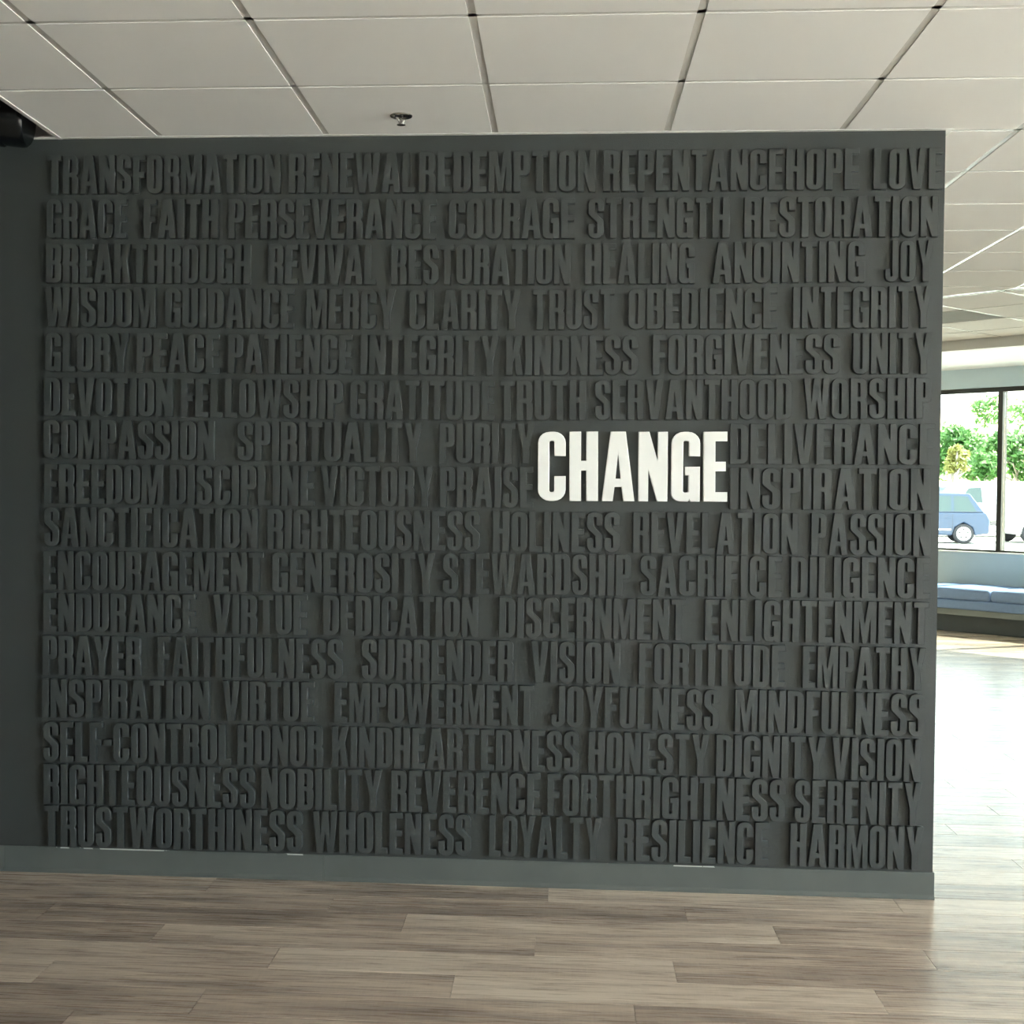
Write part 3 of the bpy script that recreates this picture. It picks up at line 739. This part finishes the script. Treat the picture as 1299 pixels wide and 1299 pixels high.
def car(name, paint, loc, rz, label, tall=1.0, van=False, blue=False):
    t = tag(empty(name, loc, (0, 0, rz)), label, 'car' if not van else 'van', 'vehicles in the parking lot')
    # local x: front is -x; y: -0.92 (near side) .. 0.92
    Lh = 2.35
    if not van:
        low = [(-2.3, .35), (-2.25, .62), (-2.1, .86), (-1.1, 1.02), (2.2, 1.05), (2.32, .8), (2.3, .35), (1.85, .28), (1.78, .55), (1.5, .72), (1.22, .55), (1.15, .28), (-1.05, .28), (-1.12, .55), (-1.4, .72), (-1.68, .55), (-1.75, .28)]
        cab = [(-1.05, 1.02), (-.35, 1.60), (.1, 1.70), (1.7, 1.68), (2.15, 1.05)]
        glass = [[(-.72, 1.08), (-.22, 1.54), (.32, 1.60), (.32, 1.08)], [(.40, 1.08), (.40, 1.60), (1.1, 1.60), (1.1, 1.08)], [(1.18, 1.08), (1.18, 1.60), (1.62, 1.58), (1.9, 1.08)]]
    else:
        low = [(-2.5, .35), (-2.5, .75), (-2.3, 1.05), (-1.7, 1.25), (2.5, 1.25), (2.5, .35), (1.9, .3), (1.82, .58), (1.55, .72), (1.28, .58), (1.2, .3), (-1.25, .3), (-1.32, .58), (-1.6, .72), (-1.88, .58), (-1.95, .3)]
        cab = [(-1.72, 1.25), (-1.0, 2.0), (-.7, 2.15), (2.45, 2.15), (2.5, 1.25)]
        glass = [[(-1.45, 1.32), (-.98, 1.88), (-.45, 1.92), (-.45, 1.32)]]
    def side(poly, y0, y1, nm, mat, par, inset=0.0, zref=1.0):
        n = len(poly); v = []
        for y, sg in ((y0, 1), (y1, -1)):
            for x, z in poly:
                k = max(0, z - zref) * inset
                v.append((x, y + sg * k, z))
        f = [tuple(range(n)), tuple(reversed(range(n, 2 * n)))] + [(i, n + i, n + (i + 1) % n, (i + 1) % n) for i in range(n)]
        m = MB(); m.v, m.f = v, f
        return m.build(nm, mat, par)
    zr = cab[0][1]
    body = side(low, -.92, .92, 'body', paint, t)
    md = body.modifiers.new('bevel', 'BEVEL'); md.width = .05; md.segments = 3; md.limit_method = 'ANGLE'; md.angle_limit = .5
    cabo = side(cab, -.90, .90, 'cabin', paint, t, .24, zr)
    md = cabo.modifiers.new('bevel', 'BEVEL'); md.width = .04; md.segments = 2; md.limit_method = 'ANGLE'; md.angle_limit = .5
    for gq in glass:
        for y in (-1, 1):
            n = len(gq); v = []
            for d in (.0, .012):
                for x, z in gq: v.append((x, y * (.902 - (z - zr) * .24 + d - .006), z))
            f = [tuple(range(n)), tuple(reversed(range(n, 2 * n)))] + [(i, n + i, n + (i + 1) % n, (i + 1) % n) for i in range(n)]
            m = MB(); m.v, m.f = v, f; m.build('side_window', 'car_glass', t)
    # windscreen on the sloping front of the cabin
    (xa_, za_), (xb_, zb_) = cab[0], cab[1]
    dx, dz = xb_ - xa_, zb_ - za_; ln = math.hypot(dx, dz); nx_, nz_ = -dz / ln, dx / ln
    v = []
    for o_ in (-.004, .010):
        for s, yw in ((.08, .80), (.92, .68)):
            for sg in (-1, 1): v.append((xa_ + dx * s + nx_ * o_, sg * yw, za_ + dz * s + nz_ * o_))
    m = MB(); m.v = v; m.f = [(0, 1, 3, 2), (4, 6, 7, 5), (0, 4, 5, 1), (1, 5, 7, 3), (3, 7, 6, 2), (2, 6, 4, 0)]
    m.build('windscreen', 'car_glass', t)
    xf = low[0][0]; xw = (-1.4, 1.5) if not van else (-1.6, 1.55)
    for x in xw:
        for y in (-1, 1):
            wh = MB().lathe([(.20, y * .95 - y * .22), (.30, y * .95 - y * .22), (.335, y * .95 - y * .18), (.335, y * .95 - y * .05), (.30, y * .95), (.235, y * .955), (.225, y * .93)], 'y', 26, (x, 0, .335)).build('wheel', 'tyre', t, smooth=True)
            rim = MB().lathe([(.05, y * .925), (.232, y * .925), (.235, y * .955), (.215, y * .958), (.20, y * .940), (.08, y * .945), (.06, y * .955), (.01, y * .957)], 'y', 24, (x, 0, .335)).build('rim', 'rim', wh, smooth=True)
            hm = MB()
            for q in range(5):
                an = 2 * math.pi * q / 5 + .3
                hm.lathe([(.028, y * .938), (.030, y * .9475), (.01, y * .9478)], 'y', 8, (x + .14 * math.cos(an), 0, .335 + .14 * math.sin(an)))
            hm.build('wheel_hole', 'tyre', rim)
    MB().bbox(xf - .05, xf + .10, -.86, .86, .40, .56, .03).build('bumper', paint if not blue else 'car_silver', t)
    MB().bbox(xf - .02, xf + .06, -.50, .50, .60, .78, .015).build('grille', 'black_rubber', t)
    for zz in (.64, .70, .75): MB().box(xf - .032, xf - .018, -.48, .48, zz - .008, zz + .008).build('grille_bar', 'chrome', t)
    for y in (-1, 1):
        MB().bbox(xf + .0, xf + .16, y * .74 - .13, y * .74 + .13, .62, .78, .03).build('headlight', 'lamp_glass', t)
        MB().bbox(cab[0][0] + .15, cab[0][0] + .33, y * .98 - .10, y * .98 + .10, zr + .03, zr + .19, .03).build('wing_mirror', paint, t)
        if not van:
            for xd in (.52, 1.2): MB().bbox(xd - .32 + .0, xd - .14, y * .935 - .012, y * .935 + .012, .86, .90, .006).build('door_handle', paint, t)
            for xd in (-.62, .36, 1.14): MB().box(xd - .006, xd + .006, y * .921 - .002, y * .921 + .002, .34, 1.0).build('door_seam', 'black_rubber', t)
        MB().bbox(-1.0, 1.1, y * .925 - .012, y * .925 + .012, .44, .50, .008).build('side_moulding', 'rim', t)
    return t
def car_at(px, D, wheel_x, rz):
    p = at_depth(px, 650, D); c = Matrix.Rotation(rz, 3, 'Z') @ Vector((wheel_x, -.93, 0))
    return Vector((p.x - c.x, p.y - c.y, GZ))
vd = math.degrees(math.atan2(ray(1240, 650).y, ray(1240, 650).x)) - 90     # bearing of the view towards the lot
car('parked_car', 'car_blue', car_at(1223, 44.5, 1.5, math.radians(vd + 8)), math.radians(vd + 8), 'dark blue car with pale wheels parked outside the window', blue=True)
car('parked_van', 'car_white', car_at(1212, 51.0, -1.6, math.radians(vd + 30)), math.radians(vd + 30), 'white van parked behind the dark blue car', van=True)
car('parked_car', 'car_white', car_at(1309, 45.5, -1.4, math.radians(vd + 25)), math.radians(vd + 25), 'white car parked outside, right of the window mullion')
bp_ = at_depth(1194.5, 640, 56)
bin_ = tag(empty('waste_container', (bp_.x, bp_.y, GZ), (0, 0, math.radians(vd))), 'blue-grey waste container at the edge of the parking lot', 'container')
MB().bbox(-.45, .45, -.45, .45, .12, 1.85, .04).build('bin_body', 'bin_blue', bin_)
MB().bbox(-.48, .48, -.48, .48, 1.85, 1.96, .03).build('lid', 'bin_blue', bin_)
for x in (-.36, .36):
    for y in (-.36, .36): MB().lathe([(.02, -.03), (.06, -.03), (.06, .03), (.02, .03)], 'y', 12, (x, y, .06)).build('caster', 'tyre', bin_)
